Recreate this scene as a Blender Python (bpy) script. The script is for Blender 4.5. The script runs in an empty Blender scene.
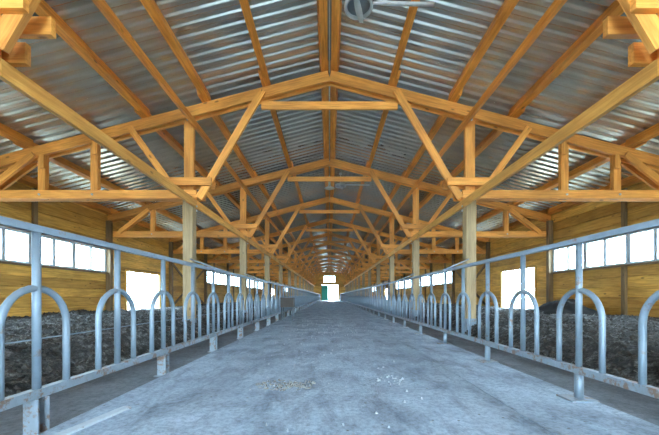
import bpy, math, random
import numpy as np
from mathutils import Matrix, Vector
random.seed(7); rng = np.random.default_rng(7)
S = bpy.context.scene
COL = S.collection

# ---------------------------------------------------------------- camera, sky, exposure
F = 330.0                                   # focal length in pixels of the 659 px wide frame
cam = bpy.data.cameras.new('camera'); cam.sensor_width = 36.0; cam.lens = 36.0*F/659.0
cam.shift_y = 79.0/659.0; cam.clip_end = 400
co = bpy.data.objects.new('camera', cam); COL.objects.link(co)
co.location = (0, 0, 0.9); co.rotation_euler = (math.pi/2, 0, 0)
S.camera = co

W = bpy.data.worlds.new('overcast_sky'); S.world = W; W.use_nodes = True
bg = W.node_tree.nodes['Background']
bg.inputs['Color'].default_value = (0.60, 0.81, 1.0, 1); bg.inputs['Strength'].default_value = 34.0

S.view_settings.view_transform = 'Standard'; S.view_settings.look = 'None'
S.view_settings.gamma = 1.0; S.view_settings.use_curve_mapping = False
S.view_settings.exposure = 0.0
S.cycles.max_bounces = 10; S.cycles.diffuse_bounces = 6; S.cycles.glossy_bounces = 4
S.cycles.transparent_max_bounces = 12
S.cycles.sample_clamp_indirect = 8.0

# ---------------------------------------------------------------- helpers
def link(name, data, parent=None, loc=(0, 0, 0), m3=None):
    o = bpy.data.objects.new(name, data); COL.objects.link(o)
    if m3 is not None: o.matrix_basis = Matrix.Translation(loc) @ m3.to_4x4()
    else: o.location = loc
    if parent is not None: o.parent = parent
    return o
def tag(o, label, cat, group=None, kind=None):
    o['label'] = label; o['category'] = cat
    if group: o['group'] = group
    if kind: o['kind'] = kind
    return o
def empty(name, loc=(0, 0, 0)):
    o = bpy.data.objects.new(name, None); COL.objects.link(o); o.location = loc
    o.empty_display_size = 0.2
    return o
def mesh(name, v, f, mat, smooth=False):
    m = bpy.data.meshes.new(name); m.from_pydata([tuple(map(float, p)) for p in v], [], f); m.update()
    if mat: m.materials.append(mat)
    if smooth: m.polygons.foreach_set('use_smooth', [True]*len(m.polygons))
    return m
BOXF = [(0, 3, 2, 1), (4, 5, 6, 7), (0, 1, 5, 4), (1, 2, 6, 5), (2, 3, 7, 6), (3, 0, 4, 7)]
def boxv(a, b):
    return [(a[0], a[1], a[2]), (b[0], a[1], a[2]), (b[0], b[1], a[2]), (a[0], b[1], a[2]),
            (a[0], a[1], b[2]), (b[0], a[1], b[2]), (b[0], b[1], b[2]), (a[0], b[1], b[2])]
CACHE = {}
def bar_mesh(L, w, h, mat):
    k = ('bar', round(L, 3), round(w, 3), round(h, 3), mat.name)
    if k not in CACHE:
        CACHE[k] = mesh('timber', boxv((0, -w/2, -h/2), (L, w/2, h/2)), BOXF, mat)
    return CACHE[k]
def frame(d, up):
    d = d.normalized(); z = (up - d*up.dot(d))
    if z.length < 1e-5: z = Vector((0, 1, 0)) - d*d.y
    z.normalize(); y = z.cross(d)
    return Matrix((d, y, z)).transposed()
def bar(name, p0, p1, w, h, mat, parent=None, up=(0, 0, 1), org=(0, 0, 0)):
    """squared timber from p0 to p1; w across, h along 'up'."""
    a = Vector(p0); b = Vector(p1); d = b-a
    return link(name, bar_mesh(d.length, w, h, mat), parent, a-Vector(org), frame(d, Vector(up)))
def tube_data(paths_r, mat, seg=10, name='tube', caps=True):
    V = []; Fc = []
    for path, r in paths_r:
        P = [Vector(p) for p in path]; n = len(P); base = len(V)
        prev = None
        for i, p in enumerate(P):
            d = (P[min(i+1, n-1)]-P[max(i-1, 0)]).normalized()
            u = prev if prev is not None else (Vector((0, 0, 1)) if abs(d.z) < .9 else Vector((1, 0, 0)))
            u = (u-d*u.dot(d)).normalized(); prev = u; w = d.cross(u)
            for k in range(seg):
                a = 2*math.pi*k/seg; V.append(p+u*r*math.cos(a)+w*r*math.sin(a))
        for i in range(n-1):
            for k in range(seg):
                k2 = (k+1) % seg
                Fc.append((base+i*seg+k, base+i*seg+k2, base+(i+1)*seg+k2, base+(i+1)*seg+k))
        if caps:
            Fc.append(tuple(base+k for k in reversed(range(seg)))); Fc.append(tuple(base+(n-1)*seg+k for k in range(seg)))
    m = mesh(name, V, Fc, mat, True)
    return m
def lathe_data(prof, mat, seg=28, name='lathe'):
    V = []; Fc = []
    for r, z in prof:
        for k in range(seg):
            a = 2*math.pi*k/seg; V.append((r*math.cos(a), r*math.sin(a), z))
    for i in range(len(prof)-1):
        for k in range(seg):
            k2 = (k+1) % seg; Fc.append((i*seg+k, i*seg+k2, (i+1)*seg+k2, (i+1)*seg+k))
    return mesh(name, V, Fc, mat, True)

# ---------------------------------------------------------------- materials
def new_mat(name):
    m = bpy.data.materials.new(name); m.use_nodes = True
    nt = m.node_tree; b = nt.nodes['Principled BSDF']
    return m, nt, b
def nd(nt, t, **kw):
    n = nt.nodes.new(t)
    for k, v in kw.items():
        if k in n.inputs: n.inputs[k].default_value = v
        else: setattr(n, k, v)
    return n
def ramp(nt, fac, stops):
    r = nt.nodes.new('ShaderNodeValToRGB'); e = r.color_ramp.elements
    while len(e) < len(stops): e.new(0.5)
    for i, (p, c) in enumerate(stops): e[i].position = p; e[i].color = (*c, 1)
    nt.links.new(fac, r.inputs[0]); return r.outputs[0]
def mix(nt, fac, a, b, mode='MIX'):
    n = nt.nodes.new('ShaderNodeMix'); n.data_type = 'RGBA'; n.blend_type = mode
    for sock, v in ((n.inputs[0], fac), (n.inputs[6], a), (n.inputs[7], b)):
        if isinstance(v, (int, float)): sock.default_value = v
        elif isinstance(v, tuple): sock.default_value = (*v, 1)
        else: nt.links.new(v, sock)
    return n.outputs[2]
def wood(name, light, dark, var=0.25, rough=0.6, bump=0.3, knots=True):
    m, nt, b = new_mat(name); L = nt.links
    tc = nd(nt, 'ShaderNodeTexCoord'); oi = nd(nt, 'ShaderNodeObjectInfo')
    off = nd(nt, 'ShaderNodeVectorMath', operation='MULTIPLY_ADD')
    cmb = nd(nt, 'ShaderNodeCombineXYZ')
    for i in range(3): L.new(oi.outputs['Random'], cmb.inputs[i])
    L.new(cmb.outputs[0], off.inputs[0]); off.inputs[1].default_value = (37, 11, 23); L.new(tc.outputs['Object'], off.inputs[2])
    mp = nd(nt, 'ShaderNodeMapping'); mp.inputs['Scale'].default_value = (1.1, 16, 16); L.new(off.outputs[0], mp.inputs[0])
    n1 = nd(nt, 'ShaderNodeTexNoise', Scale=1.6, Detail=5.0, Roughness=0.6, Distortion=0.6); L.new(mp.outputs[0], n1.inputs[0])
    c = ramp(nt, n1.outputs[0], [(0.3, dark), (0.62, light)])
    mp2 = nd(nt, 'ShaderNodeMapping'); mp2.inputs['Scale'].default_value = (0.7, 1.6, 1.6); L.new(off.outputs[0], mp2.inputs[0])
    n2 = nd(nt, 'ShaderNodeTexNoise', Scale=1.3, Detail=3.0); L.new(mp2.outputs[0], n2.inputs[0])
    sh = ramp(nt, n2.outputs[0], [(0.3, (0.72, 0.68, 0.62)), (0.65, (1.08, 1.05, 1.0))])
    c = mix(nt, 1.0, c, sh, 'MULTIPLY')
    rv = ramp(nt, oi.outputs['Random'], [(0.0, (1-var, 1-var*1.15, 1-var*1.3)), (0.5, (1, 1, 1)), (1.0, (1+var*.5, 1+var*.55, 1+var*.6))])
    c = mix(nt, 1.0, c, rv, 'MULTIPLY')
    if knots:
        mp3 = nd(nt, 'ShaderNodeMapping'); mp3.inputs['Scale'].default_value = (2.0, 5, 5); L.new(off.outputs[0], mp3.inputs[0])
        vo = nd(nt, 'ShaderNodeTexVoronoi', Scale=1.0); L.new(mp3.outputs[0], vo.inputs[0])
        k = ramp(nt, vo.outputs['Distance'], [(0.06, (1, 1, 1)), (0.13, (0, 0, 0))])
        c = mix(nt, k, c, tuple(x*0.45 for x in dark))
    L.new(c, b.inputs['Base Color']); b.inputs['Roughness'].default_value = rough
    bp = nd(nt, 'ShaderNodeBump', Strength=bump, Distance=0.01); L.new(n1.outputs[0], bp.inputs['Height']); L.new(bp.outputs[0], b.inputs['Normal'])
    return m
M = {}
M['truss'] = wood('pine_truss', (0.92, 0.42, 0.085), (0.62, 0.22, 0.03))
M['purlin'] = wood('pine_purlin', (0.88, 0.36, 0.055), (0.56, 0.18, 0.018))
M['post'] = wood('pine_post', (0.46, 0.34, 0.18), (0.28, 0.19, 0.09), var=0.12)
M['beam'] = wood('pine_beam', (0.92, 0.49, 0.12), (0.66, 0.29, 0.05), var=0.15)
M['plank'] = wood('wall_plank', (0.76, 0.44, 0.09), (0.47, 0.23, 0.032), var=0.34)
M['darkpost'] = wood('wall_post_wood', (0.26, 0.17, 0.08), (0.13, 0.08, 0.035), var=0.15)

def metal(name, base, metallic, rough, rust=0.0, scale=9.0):
    m, nt, b = new_mat(name); L = nt.links
    g = nd(nt, 'ShaderNodeNewGeometry')
    n = nd(nt, 'ShaderNodeTexNoise', Scale=scale, Detail=6.0, Roughness=0.65); L.new(g.outputs['Position'], n.inputs[0])
    c = ramp(nt, n.outputs[0], [(0.3, tuple(x*0.8 for x in base)), (0.7, base)])
    if rust > 0:
        n2 = nd(nt, 'ShaderNodeTexNoise', Scale=scale*0.6, Detail=8.0, Roughness=0.7); L.new(g.outputs['Position'], n2.inputs[0])
        lo = 0.70-rust
        k = ramp(nt, n2.outputs[0], [(lo, (0, 0, 0)), (lo+0.07, (1, 1, 1))])
        c = mix(nt, k, c, (0.20, 0.13, 0.095))
    L.new(c, b.inputs['Base Color']); b.inputs['Metallic'].default_value = metallic; b.inputs['Roughness'].default_value = rough
    return m
M['fence'] = metal('galvanised_tube', (0.225, 0.285, 0.335), 0.3, 0.42, rust=0.10)
M['fence_rusty'] = metal('rusty_channel', (0.25, 0.30, 0.34), 0.3, 0.5, rust=0.18, scale=14)
M['steel'] = metal('bright_steel', (0.6, 0.62, 0.65), 0.8, 0.3)
M['fan'] = metal('fan_enamel', (0.50, 0.52, 0.50), 0.2, 0.4)
M['fan_dark'] = metal('fan_inner', (0.20, 0.22, 0.23), 0.3, 0.45)
M['white'] = metal('white_paint', (0.78, 0.79, 0.78), 0.0, 0.4)
M['winframe'] = metal('window_frame_paint', (0.50, 0.54, 0.56), 0.0, 0.5)
M['green'] = metal('green_door_paint', (0.05, 0.42, 0.28), 0.0, 0.5)
M['brownbox'] = metal('brown_sheet', (0.055, 0.038, 0.026), 0.1, 0.6)
M['darkleg'] = metal('dark_steel', (0.06, 0.07, 0.08), 0.4, 0.5)
M['cable'] = metal('grey_cable', (0.42, 0.42, 0.40), 0.0, 0.5)

def m_roof():
    m, nt, b = new_mat('zinc_roof_sheet'); L = nt.links
    oi = nd(nt, 'ShaderNodeObjectInfo'); g = nd(nt, 'ShaderNodeNewGeometry')
    n = nd(nt, 'ShaderNodeTexNoise', Scale=1.5, Detail=5.0, Roughness=0.6); L.new(g.outputs['Position'], n.inputs[0])
    c = ramp(nt, n.outputs[0], [(0.3, (0.58, 0.55, 0.47)), (0.7, (0.70, 0.67, 0.58))])
    rv = ramp(nt, oi.outputs['Random'], [(0, (0.9, 0.9, 0.9)), (1, (1.05, 1.05, 1.05))])
    L.new(mix(nt, 1.0, c, rv, 'MULTIPLY'), b.inputs['Base Color'])
    b.inputs['Metallic'].default_value = 0.7; b.inputs['Roughness'].default_value = 0.24
    return m
M['roof'] = m_roof()
def m_concrete(name, a, bcol, dirt, rough=0.75):
    m, nt, b = new_mat(name); L = nt.links
    g = nd(nt, 'ShaderNodeNewGeometry')
    n = nd(nt, 'ShaderNodeTexNoise', Scale=1.5, Detail=10.0, Roughness=0.72); L.new(g.outputs['Position'], n.inputs[0])
    c = ramp(nt, n.outputs[0], [(0.32, a), (0.66, bcol)])
    mp = nd(nt, 'ShaderNodeMapping'); mp.inputs['Scale'].default_value = (1.5, 0.55, 1); L.new(g.outputs['Position'], mp.inputs[0])
    n2 = nd(nt, 'ShaderNodeTexNoise', Scale=2.2, Detail=10.0, Roughness=0.75, Distortion=0.5); L.new(mp.outputs[0], n2.inputs[0])
    k = ramp(nt, n2.outputs[0], [(0.48, (0, 0, 0)), (0.68, (0.85, 0.85, 0.85))])
    c = mix(nt, k, c, dirt)
    n3 = nd(nt, 'ShaderNodeTexNoise', Scale=24.0, Detail=6.0, Roughness=0.8); L.new(g.outputs['Position'], n3.inputs[0])
    c = mix(nt, 1.0, c, ramp(nt, n3.outputs[0], [(0.34, (0.62, 0.62, 0.62)), (0.54, (1.04, 1.04, 1.04))]), 'MULTIPLY')
    vo = nd(nt, 'ShaderNodeTexVoronoi', Scale=7.0); L.new(g.outputs['Position'], vo.inputs[0])
    k2 = ramp(nt, vo.outputs['Distance'], [(0.05, (1, 1, 1)), (0.09, (0, 0, 0))])
    c = mix(nt, k2, c, (0.10, 0.10, 0.09))
    ck = nd(nt, 'ShaderNodeTexVoronoi', Scale=0.55, feature='DISTANCE_TO_EDGE')
    wr = nd(nt, 'ShaderNodeVectorMath', operation='MULTIPLY_ADD'); L.new(n.outputs['Color'], wr.inputs[0]); wr.inputs[1].default_value = (.5, .5, .5); L.new(g.outputs['Position'], wr.inputs[2]); L.new(wr.outputs[0], ck.inputs[0])
    c = mix(nt, ramp(nt, ck.outputs['Distance'], [(0.002, (.28, .28, .28)), (0.008, (0, 0, 0))]), c, (0.08, 0.09, 0.10))
    L.new(c, b.inputs['Base Color']); b.inputs['Roughness'].default_value = rough
    add = nd(nt, 'ShaderNodeMath', operation='MULTIPLY_ADD'); L.new(n3.outputs[0], add.inputs[0]); add.inputs[1].default_value = 0.3; L.new(n2.outputs[0], add.inputs[2])
    bp = nd(nt, 'ShaderNodeBump', Strength=0.35, Distance=0.03); L.new(add.outputs[0], bp.inputs['Height']); L.new(bp.outputs[0], b.inputs['Normal'])
    return m
M['slab'] = m_concrete('aisle_concrete', (0.18, 0.235, 0.30), (0.38, 0.475, 0.575), (0.09, 0.115, 0.145))
M['apron'] = m_concrete('apron_concrete', (0.085, 0.10, 0.115), (0.17, 0.195, 0.22), (0.045, 0.05, 0.055))
def m_litter():
    m, nt, b = new_mat('deep_litter'); L = nt.links
    g = nd(nt, 'ShaderNodeNewGeometry')
    n = nd(nt, 'ShaderNodeTexNoise', Scale=9.0, Detail=9.0, Roughness=0.8); L.new(g.outputs['Position'], n.inputs[0])
    c = ramp(nt, n.outputs[0], [(0.40, (0.012, 0.011, 0.010)), (0.52, (0.06, 0.06, 0.056)), (0.64, (0.34, 0.35, 0.34))])
    L.new(c, b.inputs['Base Color']); b.inputs['Roughness'].default_value = 0.8
    bp = nd(nt, 'ShaderNodeBump', Strength=0.8, Distance=0.06); L.new(n.outputs[0], bp.inputs['Height']); L.new(bp.outputs[0], b.inputs['Normal'])
    return m
M['litter'] = m_litter()
def m_plain(name, c, r=0.8):
    m, nt, b = new_mat(name); b.inputs['Base Color'].default_value = (*c, 1); b.inputs['Roughness'].default_value = r; return m
M['apron_strip'] = metal('dusty_strip', (0.44, 0.50, 0.55), 0.0, 0.8, rust=0.12, scale=14)
M['straw'] = m_plain('pale_straw', (0.24, 0.225, 0.19)); M['heap'] = m_plain('dark_manure', (0.010, 0.009, 0.008), 0.95)
M['wisp'] = m_plain('grey_chaff', (0.16, 0.16, 0.15)); M['clod'] = m_plain('dark_clods', (0.045, 0.04, 0.034), 0.9); M['debris'] = m_plain('white_crumbs', (0.30, 0.33, 0.35))
def m_ground():
    m, nt, b = new_mat('outside_ground'); L = nt.links
    g = nd(nt, 'ShaderNodeNewGeometry'); n = nd(nt, 'ShaderNodeTexNoise', Scale=0.6, Detail=6.0); L.new(g.outputs['Position'], n.inputs[0])
    L.new(ramp(nt, n.outputs[0], [(0.3, (0.40, 0.40, 0.34)), (0.7, (0.52, 0.52, 0.46))]), b.inputs['Base Color']); b.inputs['Roughness'].default_value = 0.9
    return m
M['ground'] = m_ground()
def m_glass():
    m = bpy.data.materials.new('window_glass'); m.use_nodes = True; nt = m.node_tree; nt.nodes.clear(); L = nt.links
    o = nd(nt, 'ShaderNodeOutputMaterial'); t = nd(nt, 'ShaderNodeBsdfTransparent'); gl = nd(nt, 'ShaderNodeBsdfGlossy')
    t.inputs[0].default_value = (0.93, 0.96, 0.97, 1); gl.inputs['Roughness'].default_value = 0.05
    mx = nd(nt, 'ShaderNodeMixShader'); mx.inputs[0].default_value = 0.05
    L.new(t.outputs[0], mx.inputs[1]); L.new(gl.outputs[0], mx.inputs[2]); L.new(mx.outputs[0], o.inputs[0])
    return m
M['glass'] = m_glass()

# ---------------------------------------------------------------- dimensions (metres, camera on the barn's axis)
D = 4.85
T = [2.98] + [7.61+D*i for i in range(13)]           # truss stations, nearest first (14 of them)
YEND = 7.68+D*13                                    # far gable wall
YNEAR = 2.98-2*D
ST = [YNEAR, YNEAR+D] + T + [YEND]; NB = 2                           # bay boundaries
XW = 8.4                                            # side wall plane
PX = 3.3                                            # timber post line
SLOPE = 0.26; ZR = 6.17                             # rafter top at the ridge
rz = lambda x: ZR-SLOPE*abs(x)
PUR_H = 0.20; NEAR_DOOR_H = 3.9

# ---------------------------------------------------------------- floor, ground
fl = mesh('floor', boxv((-XW-.2, YNEAR-.5, -0.30), (XW+.2, YEND+.3, -0.03)), BOXF, M['apron'])
floor = link('floor', fl); tag(floor, 'dark concrete apron under and behind the tubular fences', 'floor', kind='structure')
gr = mesh('ground', boxv((-90, -90, -0.5), (90, 190, -0.31)), BOXF, M['ground'])
tag(link('ground', gr), 'pale bare ground outside the barn openings', 'ground', kind='structure')
aisle = empty('floor_aisle', (0, 0, 0)); tag(aisle, 'pale worn concrete feed aisle running down the middle', 'floor', kind='structure')
ys = [YNEAR-.4]+[10.3+9.7*i for i in range(7)]+[YEND+.25]
for i in range(len(ys)-1):
    for (x0, x1, dz) in ((-1.90, 1.46, 0.0), (1.472, 2.30, -0.004)):
        j = 0.02*math.sin(i*2.3)
        v = boxv((x0-(j if x0 < 0 else 0), ys[i]+.006, -0.029), (x1+(j if x0 > 0 else 0), ys[i+1]-.006, dz))
        link('slab', mesh('slab', v, BOXF, M['slab']), aisle)

# ---------------------------------------------------------------- roof: sheets, purlins, ridge cap
ceil = empty('ceiling', (0, 0, 0)); tag(ceil, 'corrugated grey metal roof on orange timber purlins', 'roof', kind='structure')
def sheet_mesh(sg):
    per = 0.24; prof = [(0, 0), (.07, 0), (.085, .006), (.105, .032), (.12, .038), (.19, .038), (.205, .032), (.225, .006)]
    pts = [(i*per+u, h) for i in range(5) for u, h in prof]+[(5*per+.03, 0)]
    V = []; Fc = []; xs = [0.03, 3.0, 6.0, 9.0]
    for x in xs:
        for u, h in pts: V.append((sg*x, u, ZR+PUR_H*1.035-SLOPE*x+h))
    n = len(pts)
    for a in range(len(xs)-1):
        for i in range(n-1): Fc.append((a*n+i, a*n+i+1, (a+1)*n+i+1, (a+1)*n+i))
    return mesh('roof_sheet', V, Fc, M['roof'])
SM = {1: sheet_mesh(1), -1: sheet_mesh(-1)}
y = YNEAR-0.6
while y < YEND+0.2:
    for sg in (1, -1):
        link('roof_sheet', SM[sg], ceil, (0, y, 0.003*random.random()))
    y += 1.2
zt = ZR+PUR_H*1.035
link('ridge_cap', mesh('ridge_cap', [(-.35, YNEAR-.6, zt-.04), (0, YNEAR-.6, zt+.06), (.35, YNEAR-.6, zt-.04), (-.35, YEND+.4, zt-.04), (0, YEND+.4, zt+.06), (.35, YEND+.4, zt-.04)],
     [(0, 1, 4, 3), (1, 2, 5, 4)], M['roof']), ceil)
up_r = Vector((SLOPE, 0, 1))
for sg in (1, -1):
    for r, xp in enumerate((0.12, 1.48, 2.88, 4.29, 5.66, 7.02, 8.30)):
        for b in range(len(ST)-1):
            lap = 0.03 if (b % 2) else -0.03
            if r == 0: lap = 0.0 if b % 2 else 0.012
            ext = 0.22 if b % 2 else 0.0
            y0, y1 = ST[b]-ext, ST[b+1]+0.12+ext
            x = sg*(xp+lap); zc = rz(x)+PUR_H/2+0.002
            h = PUR_H*(0.97 if r else 0.98)
            bar('purlin', (x, max(y0, YNEAR-.4), zc), (x, min(y1, YEND), zc), 0.14 if r else 0.145, h, M['purlin'], ceil, up=(sg*SLOPE, 0, 1))

# ---------------------------------------------------------------- side walls of horizontal planks
ROWS = [(0.02, .30), (.30, .59), (.59, .88), (.88, 1.17), (1.17, 1.46), (1.46, 1.78), (1.78, 2.10), (2.10, 2.40), (2.40, 2.71), (2.71, 3.02), (3.02, 3.34), (3.34, 3.66), (3.66, 3.97), (3.97, 4.14)]
WIN = {-2, -1, 0, 1, 4, 5, 6, 7, 11, 12}              # bay i lies between truss i and truss i+1; unseen near bays given windows for daylight
wn = 0
def plank_mesh(L, h, flip):
    k = ('plank', round(L, 3), round(h, 3), flip)
    if k not in CACHE:
        t, c, f = .025, .022, (-1 if flip else 1)
        prof = [(-t*f, -h/2), (-t*f, h/2), (t*f-c*f, h/2), (t*f, h/2-c), (t*f, -h/2+c), (t*f-c*f, -h/2)]
        V = [(x, y_, z_) for x in (0, L) for y_, z_ in prof]
        Fc = [tuple(range(6)), tuple(reversed(range(6, 12)))]+[(q, q+6, (q+1) % 6+6, (q+1) % 6) for q in range(6)]
        CACHE[k] = mesh('plank', V, Fc, M['plank'])
    return CACHE[k]
def plank(par, sg, y0, y1, z0, z1):
    if y1-y0 < .05 or z1-z0 < .03: return
    dx = random.uniform(-.010, .010)
    xx = sg*(XW+.03+dx)
    link('plank', plank_mesh(y1-y0, z1-z0, sg < 0), par, (xx, y0, (z0+z1)/2), frame(Vector((0, 1, 0)), Vector((0, 0, 1))))
WALLS = {}
for sg, side in ((-1, 'left'), (1, 'right')):
    wall = empty('wall_'+side, (0, 0, 0)); WALLS[sg] = wall
    tag(wall, 'long %s side wall of horizontal pine planks' % side, 'wall', kind='structure')
    for b in range(len(ST)-1):
        i = b-NB; y0, y1 = ST[b], ST[b+1]
        win = i in WIN
        door = None
        if i == 2: door = (13.60, 16.28, 1.95) if sg < 0 else (13.42, 16.10, 2.10)
        if i == 9: door = (47.6, 50.3, 2.0)
        for z0, z1 in ROWS:
            if win and 1.78 <= z0 < 2.70: continue
            if door and z0 < door[2]:
                zz = min(z1, door[2])
                plank(wall, sg, y0, door[0], z0, zz); plank(wall, sg, door[1], y1, z0, zz)
                if z1 > door[2]+.04: plank(wall, sg, y0, y1, door[2], z1)
            else: plank(wall, sg, y0, y1, z0, z1)
        # timber wall posts at every truss station, a stud in between, cross braces in plain bays
        if b > 0:
            bar('wall_post', (sg*(XW-.085), y0, -.03), (sg*(XW-.085), y0, rz(XW)-.23), .17, .15, M['darkpost'], wall, up=(0, 1, 0))
        ym = y0+.36*(y1-y0)
        if win:
            bar('wall_stud', (sg*(XW-.045), ym, -.03), (sg*(XW-.045), ym, 1.77), .08, .12, M['darkpost'], wall, up=(0, 1, 0))
            bar('wall_stud', (sg*(XW-.045), ym, 2.74), (sg*(XW-.045), ym, 3.96), .08, .12, M['darkpost'], wall, up=(0, 1, 0))
        if i in (3, 8, 10):
            bar('brace', (sg*(XW-.03), y0+.1, 2.75), (sg*(XW-.03), y1-.1, .35), .05, .12, M['darkpost'], wall)
            bar('brace', (sg*(XW-.075), y0+.1, .35), (sg*(XW-.075), y1-.1, 2.75), .035, .12, M['darkpost'], wall)
        if door:
            for yy in (door[0], door[1]):
                bar('door_jamb', (sg*(XW+.0), yy, -.03), (sg*(XW+.0), yy, door[2]+.05), .09, .07, M['plank'], wall, up=(0, 1, 0))
            bar('door_lintel', (sg*(XW-.02), door[0], door[2]+.03), (sg*(XW-.02), door[1], door[2]+.03), .06, .08, M['plank'], wall)
        if win:
            wn += 1
            w = empty('window_%d' % wn, (sg*XW, (y0+y1)/2, 1.78))
            ordn = sorted(WIN).index(i)
            words = ['second behind the viewer, unseen and added for daylight', 'first behind the viewer, unseen and added for daylight', 'beside the nearest truss, out of view and added for daylight', 'nearest in view', 'first beyond the low side door', 'second beyond the low side door',
                     'third beyond the low side door', 'fourth beyond the low side door', 'second from the far gable', 'next to the far gable']
            tag(w, 'white six-pane strip window in the %s wall, %s' % (side, words[ordn]), 'window', kind='structure')
            og = (sg*XW, (y0+y1)/2, 1.78)
            a, e = y0+.09, y1-.09; zb, ztp = 1.80, 2.69
            xw = sg*(XW+.01)
            for zz in (zb+.025, ztp-.025): bar('window_frame', (xw, a, zz), (xw, e, zz), .09, .07, M['winframe'], w, org=og)
            for k in range(7):
                yy = a+(e-a)*k/6; yy = min(max(yy, a+.03), e-.03)
                wd = .15 if k in (2, 4) else .095
                bar('mullion', (xw, yy, zb+.05), (xw, yy, ztp-.05), .08, wd, M['winframe'], w, up=(0, 1, 0), org=og)
            for k in range(6):
                ya = a+(e-a)*k/6+.03; yb = a+(e-a)*(k+1)/6-.03
                bar('pane', (xw, ya, (zb+ztp)/2), (xw, yb, (zb+ztp)/2), .006, ztp-zb-.1, M['glass'], w, org=og)
            bar('window_sill', (sg*(XW-.05), a, 1.772), (sg*(XW-.05), e, 1.772), .16, .045, M['darkpost'], w, org=og)
# far gable wall
gw = empty('wall_back', (0, YEND, 0)); tag(gw, 'far plank gable wall with an open doorway and a window', 'wall', kind='structure')
def gtop(z): return min(XW, (ZR+.185-z)/SLOPE)
def trap(par, Y, b0, b1, t0, t1, z0, z1):
    if b1-b0 < .08 or z1-z0 < .03: return
    t0 = min(t0, t1-.001) if t1 > t0 else t0
    V = [(x, y_, z) for y_ in (.005, .055) for x, z in ((b0, z0), (b1, z0), (max(t1, t0), z1), (min(t0, t1), z1))]
    Fc = [(0, 1, 2, 3), (7, 6, 5, 4)]+[(q+4, (q+1) % 4+4, (q+1) % 4, q) for q in range(4)]
    ob = link('plank', mesh('plank', [(v[0], v[1], v[2]) for v in V], Fc, M['plank']), par, (0, 0, 0))
zc = 0.02
holes = ((-1.70, 1.84, 0, 3.36), (-1.28, 1.20, 3.92, 5.30))
cuts = sorted({3.36, 3.92, 5.30, 6.355}|{0.02+.32*i for i in range(20)})
cuts = [c for i, c in enumerate(cuts) if i == 0 or c-cuts[i-1] > .05 or c in (3.36, 3.92, 5.30)]
for z0, z1 in zip(cuts[:-1], cuts[1:]):
    xb, xt = gtop(z0), max(gtop(z1), 0)
    if xb < .1: continue
    h = [q for q in holes if q[2] < (z0+z1)/2 < q[3]]
    if h: trap(gw, YEND, -xb, h[0][0], -xt, h[0][0], z0, z1); trap(gw, YEND, h[0][1], xb, h[0][1], xt, z0, z1)
    else: trap(gw, YEND, -xb, xb, -xt, xt, z0, z1)
fw = empty('wall_front', (0, YNEAR, 0)); tag(fw, 'unseen near plank gable wall behind the viewer, doorway and open gable shaped to let daylight in', 'wall', kind='structure')
for z0, z1 in zip(cuts[:-1], cuts[1:]):      # unseen end: boarded beside the doorway, gable left open to light the roof ribs
    if z1 > 4.3: continue
    xb, xt = gtop(z0), gtop(z1)
    if z0 < NEAR_DOOR_H: trap(fw, YNEAR, -xb, -2.4, -xt, -2.4, z0, z1); trap(fw, YNEAR, 2.4, xb, 2.4, xt, z0, z1)
    else: trap(fw, YNEAR, -xb, xb, -xt, xt, z0, z1)
dn = empty('door_1', (0, YEND, 0)); tag(dn, 'green door leaf filling the left half of the far doorway', 'door', kind='structure')
for k in range(4):
    xa = -1.68+k*.355
    bar('door_board', (xa+.175, YEND+.02, .02), (xa+.175, YEND+.02, 3.32), .05, .355, M['green'], dn, up=(1, 0, 0), org=(0, YEND, 0))
for zz in (.5, 1.7, 2.9): bar('door_rail', (-1.66, YEND-.03, zz), (-.28, YEND-.03, zz), .04, .14, M['green'], dn, org=(0, YEND, 0))
for xx in (-1.72, 1.86): bar('door_jamb', (xx, YEND-.02, 0), (xx, YEND-.02, 3.4), .1, .1, M['plank'], gw, up=(0, 1, 0), org=(0, YEND, 0))
w = empty('window_0', (0, YEND, 3.92)); w.name = 'window_%d' % (wn+1)
tag(w, 'white gable window above the far doorway', 'window', kind='structure')
for zz in (3.95, 5.27): bar('window_frame', (-1.26, YEND, zz), (1.18, YEND, zz), .1, .06, M['white'], w, org=(0, YEND, 3.92))
for xx in (-1.25, -.04, 1.17): bar('mullion', (xx, YEND, 3.98), (xx, YEND, 5.24), .08, .06, M['white'], w, up=(0, 1, 0), org=(0, YEND, 3.92))
for xa in (-1.22, -.01): bar('pane', (xa, YEND, 4.61), (xa+1.15, YEND, 4.61), .006, 1.26, M['glass'], w, org=(0, YEND, 3.92))

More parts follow.
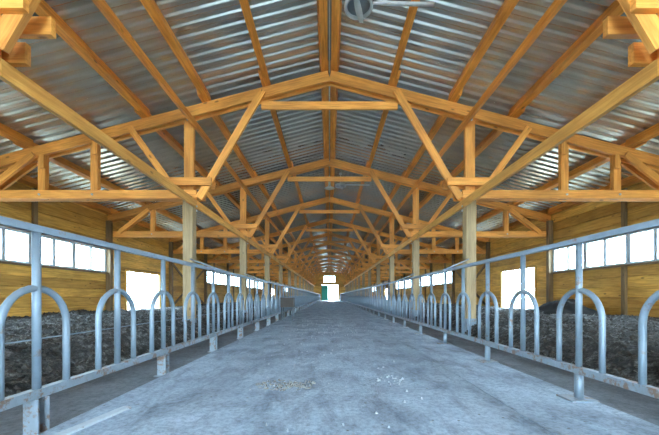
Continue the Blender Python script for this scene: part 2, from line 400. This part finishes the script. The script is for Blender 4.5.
# ---------------------------------------------------------------- trusses
ORD = ['nearest', 'second', 'third', 'fourth', 'fifth', 'sixth', 'seventh', 'eighth', 'ninth', 'tenth', 'eleventh', 'twelfth', 'thirteenth', 'farthest']
def make_truss(i, Y):
    o = empty('roof_truss', (0, Y, 3.17)); og = (0, Y, 3.17)
    tag(o, ('nearest orange timber roof truss, cut off by the photo corners' if i == 0 else
            'orange timber roof truss, %s one down the barn' % ORD[i]), 'roof truss', 'timber roof trusses')
    def B(n, x0, z0, x1, z1, ya, yb, h, mat=M['truss'], up=(0, 0, 1)):
        yc = (ya+yb)/2+Y; return bar(n, (x0, yc, z0), (x1, yc, z1), yb-ya, h, mat, o, up, og)
    dep = 0.235; vz = dep/2*math.sqrt(1+SLOPE**2)
    for s in (-1, 1):
        for ya, yb in ((.062, .122), (.232, .292)):
            B('rafter', s*.012, rz(0)-vz, s*8.45, rz(8.45)-vz, ya, yb, dep)
            B('bottom_chord', s*(3.10 if ya < .1 else 2.96), 3.275, s*8.30, 3.275, ya, yb, .20)
        for ya, yb in ((-.062, -.002), (.232, .292)):
            B('short_chord', s*2.71, 3.54, s*3.74, 3.54, ya, yb, .175)
        B('king_strut', s*PX, 3.18, s*PX, rz(PX)+.04, .124, .230, .22, up=(1, 0, 0))
        B('inner_brace', s*3.02, 3.17, s*1.55, rz(1.55)-.10, 0, .06, .165)
        B('outer_brace', s*3.62, 3.42, s*4.62, rz(4.62)-.16, 0, .06, .14)
        for xv in (5.52, 6.75):
            B('strut', s*xv, 3.19, s*xv, rz(xv)-.10, .124, .230, .17, up=(1, 0, 0))
            B('packing_block', s*(xv-.10), rz(xv)-.55, s*(xv-.10), rz(xv)-.24, -.0, .06, .11, up=(1, 0, 0))
            l = link('bolt', BOLT, o, (s*xv, .062, 3.275-3.17), Matrix.Rotation(math.pi/2, 3, 'X'))
        B('heel_brace', s*6.85, rz(6.85)-.20, s*7.95, 3.34, 0, .06, .15)
        B('heel_brace', s*7.05, rz(7.05)-.20, s*8.2, 3.30, .294, .354, .15)
        link('bolt', BOLT, o, (s*3.3, .062, rz(PX)-.30-3.17), Matrix.Rotation(math.pi/2, 3, 'X'))
    B('collar_tie', -1.60, 5.385, 1.60, 5.385, 0.123, .18, .175)
    return o
BOLT = lathe_data([(0, .02), (.022, .02), (.026, .012), (.026, -.0), (0, 0)], M['steel'], 10, 'bolt')
for i, Y in enumerate(T): make_truss(i, Y)

# ---------------------------------------------------------------- timber posts and the long beams they carry
SHOE = mesh('post_shoe', boxv((-.119, -.119, 0), (.119, .119, .16)), BOXF, M['fence'])
for s, side in ((-1, 'left'), (1, 'right')):
    for i, Y in enumerate(T):
        yc = Y+(.177 if i else 0.02)
        o = empty('timber_post', (s*PX, yc, -.03)); og = (s*PX, yc, -.03)
        tag(o, 'pale squared timber post, %s in the %s row behind the fence' % (ORD[i], side), 'post', 'timber posts of the %s row' % side)
        bar('shaft', (s*PX, yc, 0.02), (s*PX, yc, 3.172), .225, .225, M['post'], o, up=(0, 1, 0), org=og)
        link('post_shoe', SHOE, o, (0, 0, 0)).scale = (1, 1, 2.6)
        for zz in (3.02, 3.12): link('bolt', BOLT, o, (-s*.17, -.03, zz-.07), Matrix.Rotation(-s*math.pi/2, 3, 'Y'))
    o = empty('plate_beam', (s*(PX-.145), 0, 3.0))
    tag(o, 'long pale beam bolted along the tops of the %s posts' % side, 'beam', 'long beams under the trusses')
    p = empty('upper_beam', (s*(PX-.145), 0, 4.93))
    tag(p, 'narrow orange beam running under the rafters above the %s posts' % side, 'beam', 'narrow beams under the rafters')
    for b in range(len(ST)-1):
        y0 = ST[b]+.17; y1 = ST[b+1]+.17
        if b == 0: y0 = YNEAR
        if b == len(ST)-2: y1 = YEND
        bar('beam_length', (s*(PX-.145), y0, 3.085), (s*(PX-.145), y1-.004, 3.085), .06, .17, M['beam'], o, org=(s*(PX-.145), 0, 3.0))
        bar('beam_length', (s*(PX-.145), y0, 4.94), (s*(PX-.145), y1-.004, 4.94), .06, .15, M['purlin'], p, org=(s*(PX-.145), 0, 4.93))

# ---------------------------------------------------------------- tubular feed fences
SP = 0.8415
def arch_path(r, ztop, zbot):
    zs = ztop-r; P = [(0, -r, zbot), (0, -r, (zbot+zs)/2)]
    for k in range(0, 17):
        a = math.pi*(1-k/16); P.append((0, r*math.cos(a), zs+r*math.sin(a)))
    P += [(0, r, (zbot+zs)/2), (0, r, zbot)]
    return P
def make_fence(s, x, y_first, ztop, label):
    n0 = -3; n1 = int((YEND-1.2-y_first)/SP)
    o = empty('feed_fence', (x, 0, 0)); tag(o, label, 'fence', 'tubular feed fences along the aisle')
    ya = y_first+n0*SP-.3; ye = YEND-.3
    rail = mesh('top_rail', boxv((-.024, ya, ztop-.046), (.024, ye, ztop)), BOXF, M['fence']); link('top_rail', rail, o)
    low = mesh('bottom_rail', boxv((-.028, ya, .222), (.028, ye, .282)), BOXF, M['fence_rusty']); link('bottom_rail', low, o)
    post = tube_data([([(0, 0, .27), (0, 0, ztop-.045)], .026)], M['fence'], 12, 'post')
    arch = tube_data([(arch_path(.25, .955, .27), .0235)], M['fence'], 10, 'arch')
    if s < 0:
        V = []; Fc = []
        for a, b in (((-.05, -.045, -.03), (.05, -.037, .221)), ((-.05, .037, -.03), (.05, .045, .221)), ((-.05, -.037, -.03), (-.042, .037, .221))):
            n = len(V); V += boxv(a, b); Fc += [tuple(n+q for q in f) for f in BOXF]
        foot = mesh('foot', V, Fc, M['fence_rusty']); plate = mesh('foot_plate', boxv((-.07, -.09, -.0295), (.07, .09, -.018)), BOXF, M['fence_rusty'])
    else:
        foot = tube_data([([(0, 0, 0.0), (0, 0, .222)], .036)], M['fence'], 12, 'foot')
        plate = mesh('foot_plate', boxv((-.13, -.10, -.004), (.10, .10, .010)), BOXF, M['fence_rusty'])
    for k in range(n0, n1+1):
        yy = y_first+k*SP
        link('post', post, o, (0, yy, 0)); link('arch', arch, o, (0, yy, 0))
        if k % 2 == 0:
            link('foot', foot, o, (0, yy, 0)); link('foot_plate', plate, o, (0, yy, 0))
    # stay pipes tying the rail back to the timber posts
    for Y in T[1:]:
        P0 = Vector((s*(PX-.10)-x, Y-.02, 1.76)); P1 = Vector((0, Y-1.0, ztop-.02))
        link('stay_pipe', tube_data([([P0, P1], .016)], M['fence'], 8, 'stay_pipe'), o)
    return o
make_fence(-1, -1.96, 2.208, 1.375, 'grey tubular feed fence with arches along the left of the aisle')
make_fence(1, 2.20, 2.911, 1.415, 'grey tubular feed fence with arches along the right of the aisle')

# ---------------------------------------------------------------- deep litter beds
def vnoise(x, y, seed):
    r = np.random.default_rng(seed); G = r.random((256, 256))
    xi = np.floor(x).astype(int); yi = np.floor(y).astype(int); fx = x-xi; fy = y-yi
    fx = fx*fx*(3-2*fx); fy = fy*fy*(3-2*fy); g = lambda a, b: G[a % 256, b % 256]
    return (g(xi, yi)*(1-fx)*(1-fy)+g(xi+1, yi)*fx*(1-fy)+g(xi, yi+1)*(1-fx)*fy+g(xi+1, yi+1)*fx*fy)-.5
def litter_z(d, y, s):
    """height at distance d from the toe."""
    base = -.03+.33*np.clip(d/.42, 0, 1)**.8+.012*np.clip(d-.4, 0, 9)
    n = .11*vnoise(d*1.1+50, y*1.1, 3+s)+.10*vnoise(d*3+9, y*3, 4+s)+.075*vnoise(d*8, y*8, 5+s)+.05*vnoise(d*19, y*19, 6+s)
    return base+n*np.clip(d/.3, .12, 1)
def litter_bed(s, toe, label):
    ygrid = np.concatenate([np.arange(YNEAR+.06, 2, .4), np.arange(2, 12, .05), np.arange(12, 24, .12), np.linspace(24, YEND-.01, 70)])
    dmax = XW-.02-toe
    dg = np.concatenate([np.arange(0, 2.4, .05), np.linspace(2.4, dmax, 28)])
    Yg, Dg = np.meshgrid(ygrid, dg, indexing='ij')
    wob = .10*vnoise(Yg*.9, Yg*0+3, 12+s)+.06*vnoise(Yg*3.1, Yg*0, 13)
    X = s*(toe+Dg+wob*np.clip(1-Dg, 0, 1)); Z = litter_z(Dg, Yg, s)
    V = np.stack([X.ravel(), Yg.ravel(), Z.ravel()], 1)
    n, m = Yg.shape; idx = np.arange(n*m).reshape(n, m)
    q = np.stack([idx[:-1, :-1], idx[:-1, 1:], idx[1:, 1:], idx[1:, :-1]], -1).reshape(-1, 4)
    if s > 0: q = q[:, ::-1]
    o = link('litter_bed', mesh('litter_bed', V.tolist(), q.tolist(), M['litter'], True))
    tag(o, label, 'litter', kind='stuff')
    # loose straw slivers and clods lying on the bed
    N = 9000; y = 1.5+rng.random(N)**1.6*22; d = rng.random(N)**1.3*(dmax-.1)+.05
    z = litter_z(d, y, s)+.012; x = s*(toe+d); a = rng.random(N)*math.pi; l = .02+.06*rng.random(N); wv = .003+.005*rng.random(N)
    tl = (rng.random(N)-.5)*.05
    P = np.zeros((N, 4, 3)); ca, sa = np.cos(a), np.sin(a)
    for k, (u, v, w_) in enumerate(((-1, -1, -1), (1, -1, 1), (1, 1, 1), (-1, 1, -1))):
        P[:, k, 0] = x+u*l*ca-v*wv*sa; P[:, k, 1] = y+u*l*sa+v*wv*ca; P[:, k, 2] = z+w_*tl*.5+.004
    st = link('straw', mesh('straw', P.reshape(-1, 3).tolist(), np.arange(N*4).reshape(-1, 4).tolist(), M['straw']), o); st['kind'] = 'stuff'
    N = 14000; y = 1.5+rng.random(N)**1.7*20; d = rng.random(N)**1.4*(dmax-.1)+.03
    z = litter_z(d, y, s); x = s*(toe+d); r = .010+.030*rng.random(N)**2
    oc = np.array([(1, 0, 0), (0, 1, 0), (-1, 0, 0), (0, -1, 0), (0, 0, .8), (0, 0, -.8)])
    P = np.stack([x, y, z+r*.3], 1)[:, None, :]+oc[None]*r[:, None, None]*(.6+.8*rng.random((N, 6, 1)))
    fo = np.array([(0, 1, 4), (1, 2, 4), (2, 3, 4), (3, 0, 4), (1, 0, 5), (2, 1, 5), (3, 2, 5), (0, 3, 5)])
    cl = link('clods', mesh('clods', P.reshape(-1, 3).tolist(), (np.arange(N)[:, None, None]*6+fo[None]).reshape(-1, 3).tolist(), M['clod']), o); cl['kind'] = 'stuff'
    return o
litter_bed(-1, 2.85, 'dark trodden deep litter behind the left fence')
litter_bed(1, 3.08, 'dark trodden deep litter behind the right fence')
# dark heap against the right wall
V = []; Fc = []; n = 30
gx = np.linspace(-1, 1, n)
A, B_ = np.meshgrid(gx, gx, indexing='ij'); R = np.sqrt(A**2+B_**2)
H = .42*np.clip(1-R**1.6, -.15, 1)+.26*vnoise(A*4+20, B_*4+20, 31)*np.clip(1.1-R, 0, 1)+.16*vnoise(A*11, B_*11, 32)*np.clip(1.1-R, 0, 1)
V = np.stack([A*.75, B_*1.35, H], -1).reshape(-1, 3); idx = np.arange(n*n).reshape(n, n)
q = np.stack([idx[:-1, :-1], idx[1:, :-1], idx[1:, 1:], idx[:-1, 1:]], -1).reshape(-1, 4)
tag(link('manure_heap', mesh('manure_heap', V.tolist(), q.tolist(), M['heap'], True), None, (7.55, 10.7, .36)), 'low black heap on the litter below the right-hand window', 'heap')
# wire along the left posts
tag(link('water_pipe', tube_data([([(-3.09, YNEAR, .45), (-3.09, YEND-.3, .45)], .007)], M['fence'], 8, 'water_pipe')), 'thin grey pipe along the foot of the left posts', 'pipe')
# cable along the ridge
tag(link('ridge_cable', tube_data([([(0, YNEAR+j*1.2, 6.12+.012*math.sin(j*1.7)) for j in range(64)], .012)], M['cable'], 6, 'ridge_cable')), 'thin grey cable strung along the roof ridge', 'cable')

# ---------------------------------------------------------------- fans, lamp
def make_fan(y, label):
    x = .48; z = 5.70; ztop = rz(x)+PUR_H
    o = empty('ceiling_fan', (x, y, z)); tag(o, label, 'fan', 'grey fans hung beside the ridge')
    link('down_rod', tube_data([([(0, 0, .05), (0, 0, ztop-z+.01)], .016)], M['fan'], 10, 'down_rod'), o)
    link('canopy', lathe_data([(0, ztop-z+.02), (.06, ztop-z), (.06, ztop-z-.05), (.02, ztop-z-.09), (0, ztop-z-.09)], M['fan'], 18, 'canopy'), o)
    h = link('housing', lathe_data([(0, .09), (.15, .09), (.225, .05), (.238, 0), (.235, -.04), (.215, -.05), (.195, -.035), (.185, .0)], M['fan'], 36, 'housing'), o)
    link('inner_disc', lathe_data([(.19, -.005), (.12, -.02), (.05, -.045), (0, -.05)], M['fan_dark'], 30, 'inner_disc'), h)
    # moulded bar across the housing and one long thin blade
    V = []; Fc = []; nn = 12
    for k in range(nn+1):
        t = -1+2*k/nn; yy = t*.27; wd = .03+.022*(1-t*t); zz = -.06-.02*(1-t*t)
        V += [(-wd, yy, zz), (wd, yy, zz-.012), (wd, yy, zz+.02), (-wd, yy, zz+.03)]
    for k in range(nn):
        for q in range(4):
            q2 = (q+1) % 4; Fc.append((k*4+q, k*4+q2, k*4+4+q2, k*4+4+q))
    Fc += [(0, 1, 2, 3), (nn*4+3, nn*4+2, nn*4+1, nn*4)]
    link('cross_bar', mesh('cross_bar', V, Fc, M['fan'], True), o, (0, 0, 0), Matrix.Rotation(-.28, 3, 'Z'))
    V = []; Fc = []
    for k in range(9):
        t = k/8; xx = .2+1.05*t; wd = .016+.012*min(1, t*3); pit = .75
        c, s_ = math.cos(pit), math.sin(pit); zz = .045-.02*t
        V += [(xx, -wd*c, zz+wd*s_+.004), (xx, wd*c, zz-wd*s_+.004), (xx, wd*c, zz-wd*s_-.004), (xx, -wd*c, zz+wd*s_-.004)]
    for k in range(8):
        for q in range(4):
            q2 = (q+1) % 4; Fc.append((k*4+q, k*4+q2, k*4+4+q2, k*4+4+q))
    Fc += [(3, 2, 1, 0), (32, 33, 34, 35)]
    link('blade', mesh('blade', V, Fc, M['white'], True), o)
    return o
make_fan(5.45, 'round grey fan at the top edge of the photo, right of the ridge')
make_fan(14.3, 'smaller-looking grey fan hung beyond the second truss from the viewer')
o = empty('pendant_lamp', (0, 14.0, 5.52)); tag(o, 'white saucer pendant lamp hanging from the ridge beside the farther fan', 'lamp')
link('shade', lathe_data([(.03, .10), (.06, .09), (.10, .03), (.21, -.02), (.215, -.035), (.10, -.02), (0, -.015)], M['white'], 28, 'shade'), o)
link('stem', tube_data([([(0, 0, .08), (0, 0, .60)], .018)], M['white'], 8, 'stem'), o)
link('socket', lathe_data([(0, .24), (.05, .24), (.05, .10), (0, .10)], M['fan'], 14, 'socket'), o)

# ---------------------------------------------------------------- box on legs beside the left fence
o = empty('feed_box', (-1.58, 12.5, 0)); tag(o, 'small brown box on thin dark legs standing by the left fence', 'box')
V = []; Fc = []
for a, b in (((-.24, -.26, .50), (.24, .26, .515)), ((-.24, -.26, .515), (-.225, .26, .86)), ((.225, -.26, .515), (.24, .26, .86)), ((-.225, -.26, .515), (.225, -.245, .86)), ((-.225, .245, .515), (.225, .26, .86))):
    n = len(V); V += boxv(a, b); Fc += [tuple(n+q for q in f) for f in BOXF]
link('tray', mesh('tray', V, Fc, M['brownbox']), o)
for sx in (-.2, .2):
    for sy in (-.22, .22):
        link('leg', tube_data([([(sx, sy, .50), (sx*1.1, sy*1.1, 0.0)], .018)], M['darkleg'], 8, 'leg'), o)

# ---------------------------------------------------------------- crumbs and straw on the aisle
def scatter(name, cx, cy, rx, ry, N, label, mat, lmax=.05):
    V = []; Fc = []
    for k in range(N):
        r = random.random()**.7; a = random.uniform(0, 2*math.pi)
        x = cx+rx*r*math.cos(a); y = cy+ry*r*math.sin(a); l = random.uniform(.008, lmax); w_ = random.uniform(.004, .010); t = random.uniform(0, math.pi)
        c, s_ = math.cos(t), math.sin(t); n = len(V); zt_ = random.uniform(.006, .022)
        for (u, v, z) in ((-l, -w_, .001), (l, -w_, .001), (l, w_, .001), (-l, w_, .001), (-l*.7, 0, zt_), (l*.7, 0, zt_)):
            V.append((x+u*c-v*s_, y+u*s_+v*c, z))
        Fc += [(n, n+1, n+5, n+4), (n+2, n+3, n+4, n+5), (n+1, n+2, n+5), (n+3, n, n+4)]
    tag(link(name, mesh(name, V, Fc, mat)), label, 'debris', kind='stuff')
scatter('straw_wisps', -.43, 3.35, .30, .20, 110, 'wisps of chopped straw on the aisle, left of centre', M['wisp'], .03)
scatter('feed_crumbs', .62, 3.45, .22, .22, 18, 'pale feed crumbs on the aisle, right of centre', M['debris'], .016)
scatter('loose_crumbs', .1, 8.5, 1.9, 6.6, 260, 'tiny pale crumbs strewn over the whole aisle floor', M['debris'], .010)

# pale flat strip on the floor by the nearest left fence foot
o = bar('floor_strip', (-1.80, 1.75, .008), (-1.63, 2.66, .008), .075, .015, M['apron_strip'])
tag(o, 'pale flat strip lying on the floor by the nearest left fence foot', 'strip')
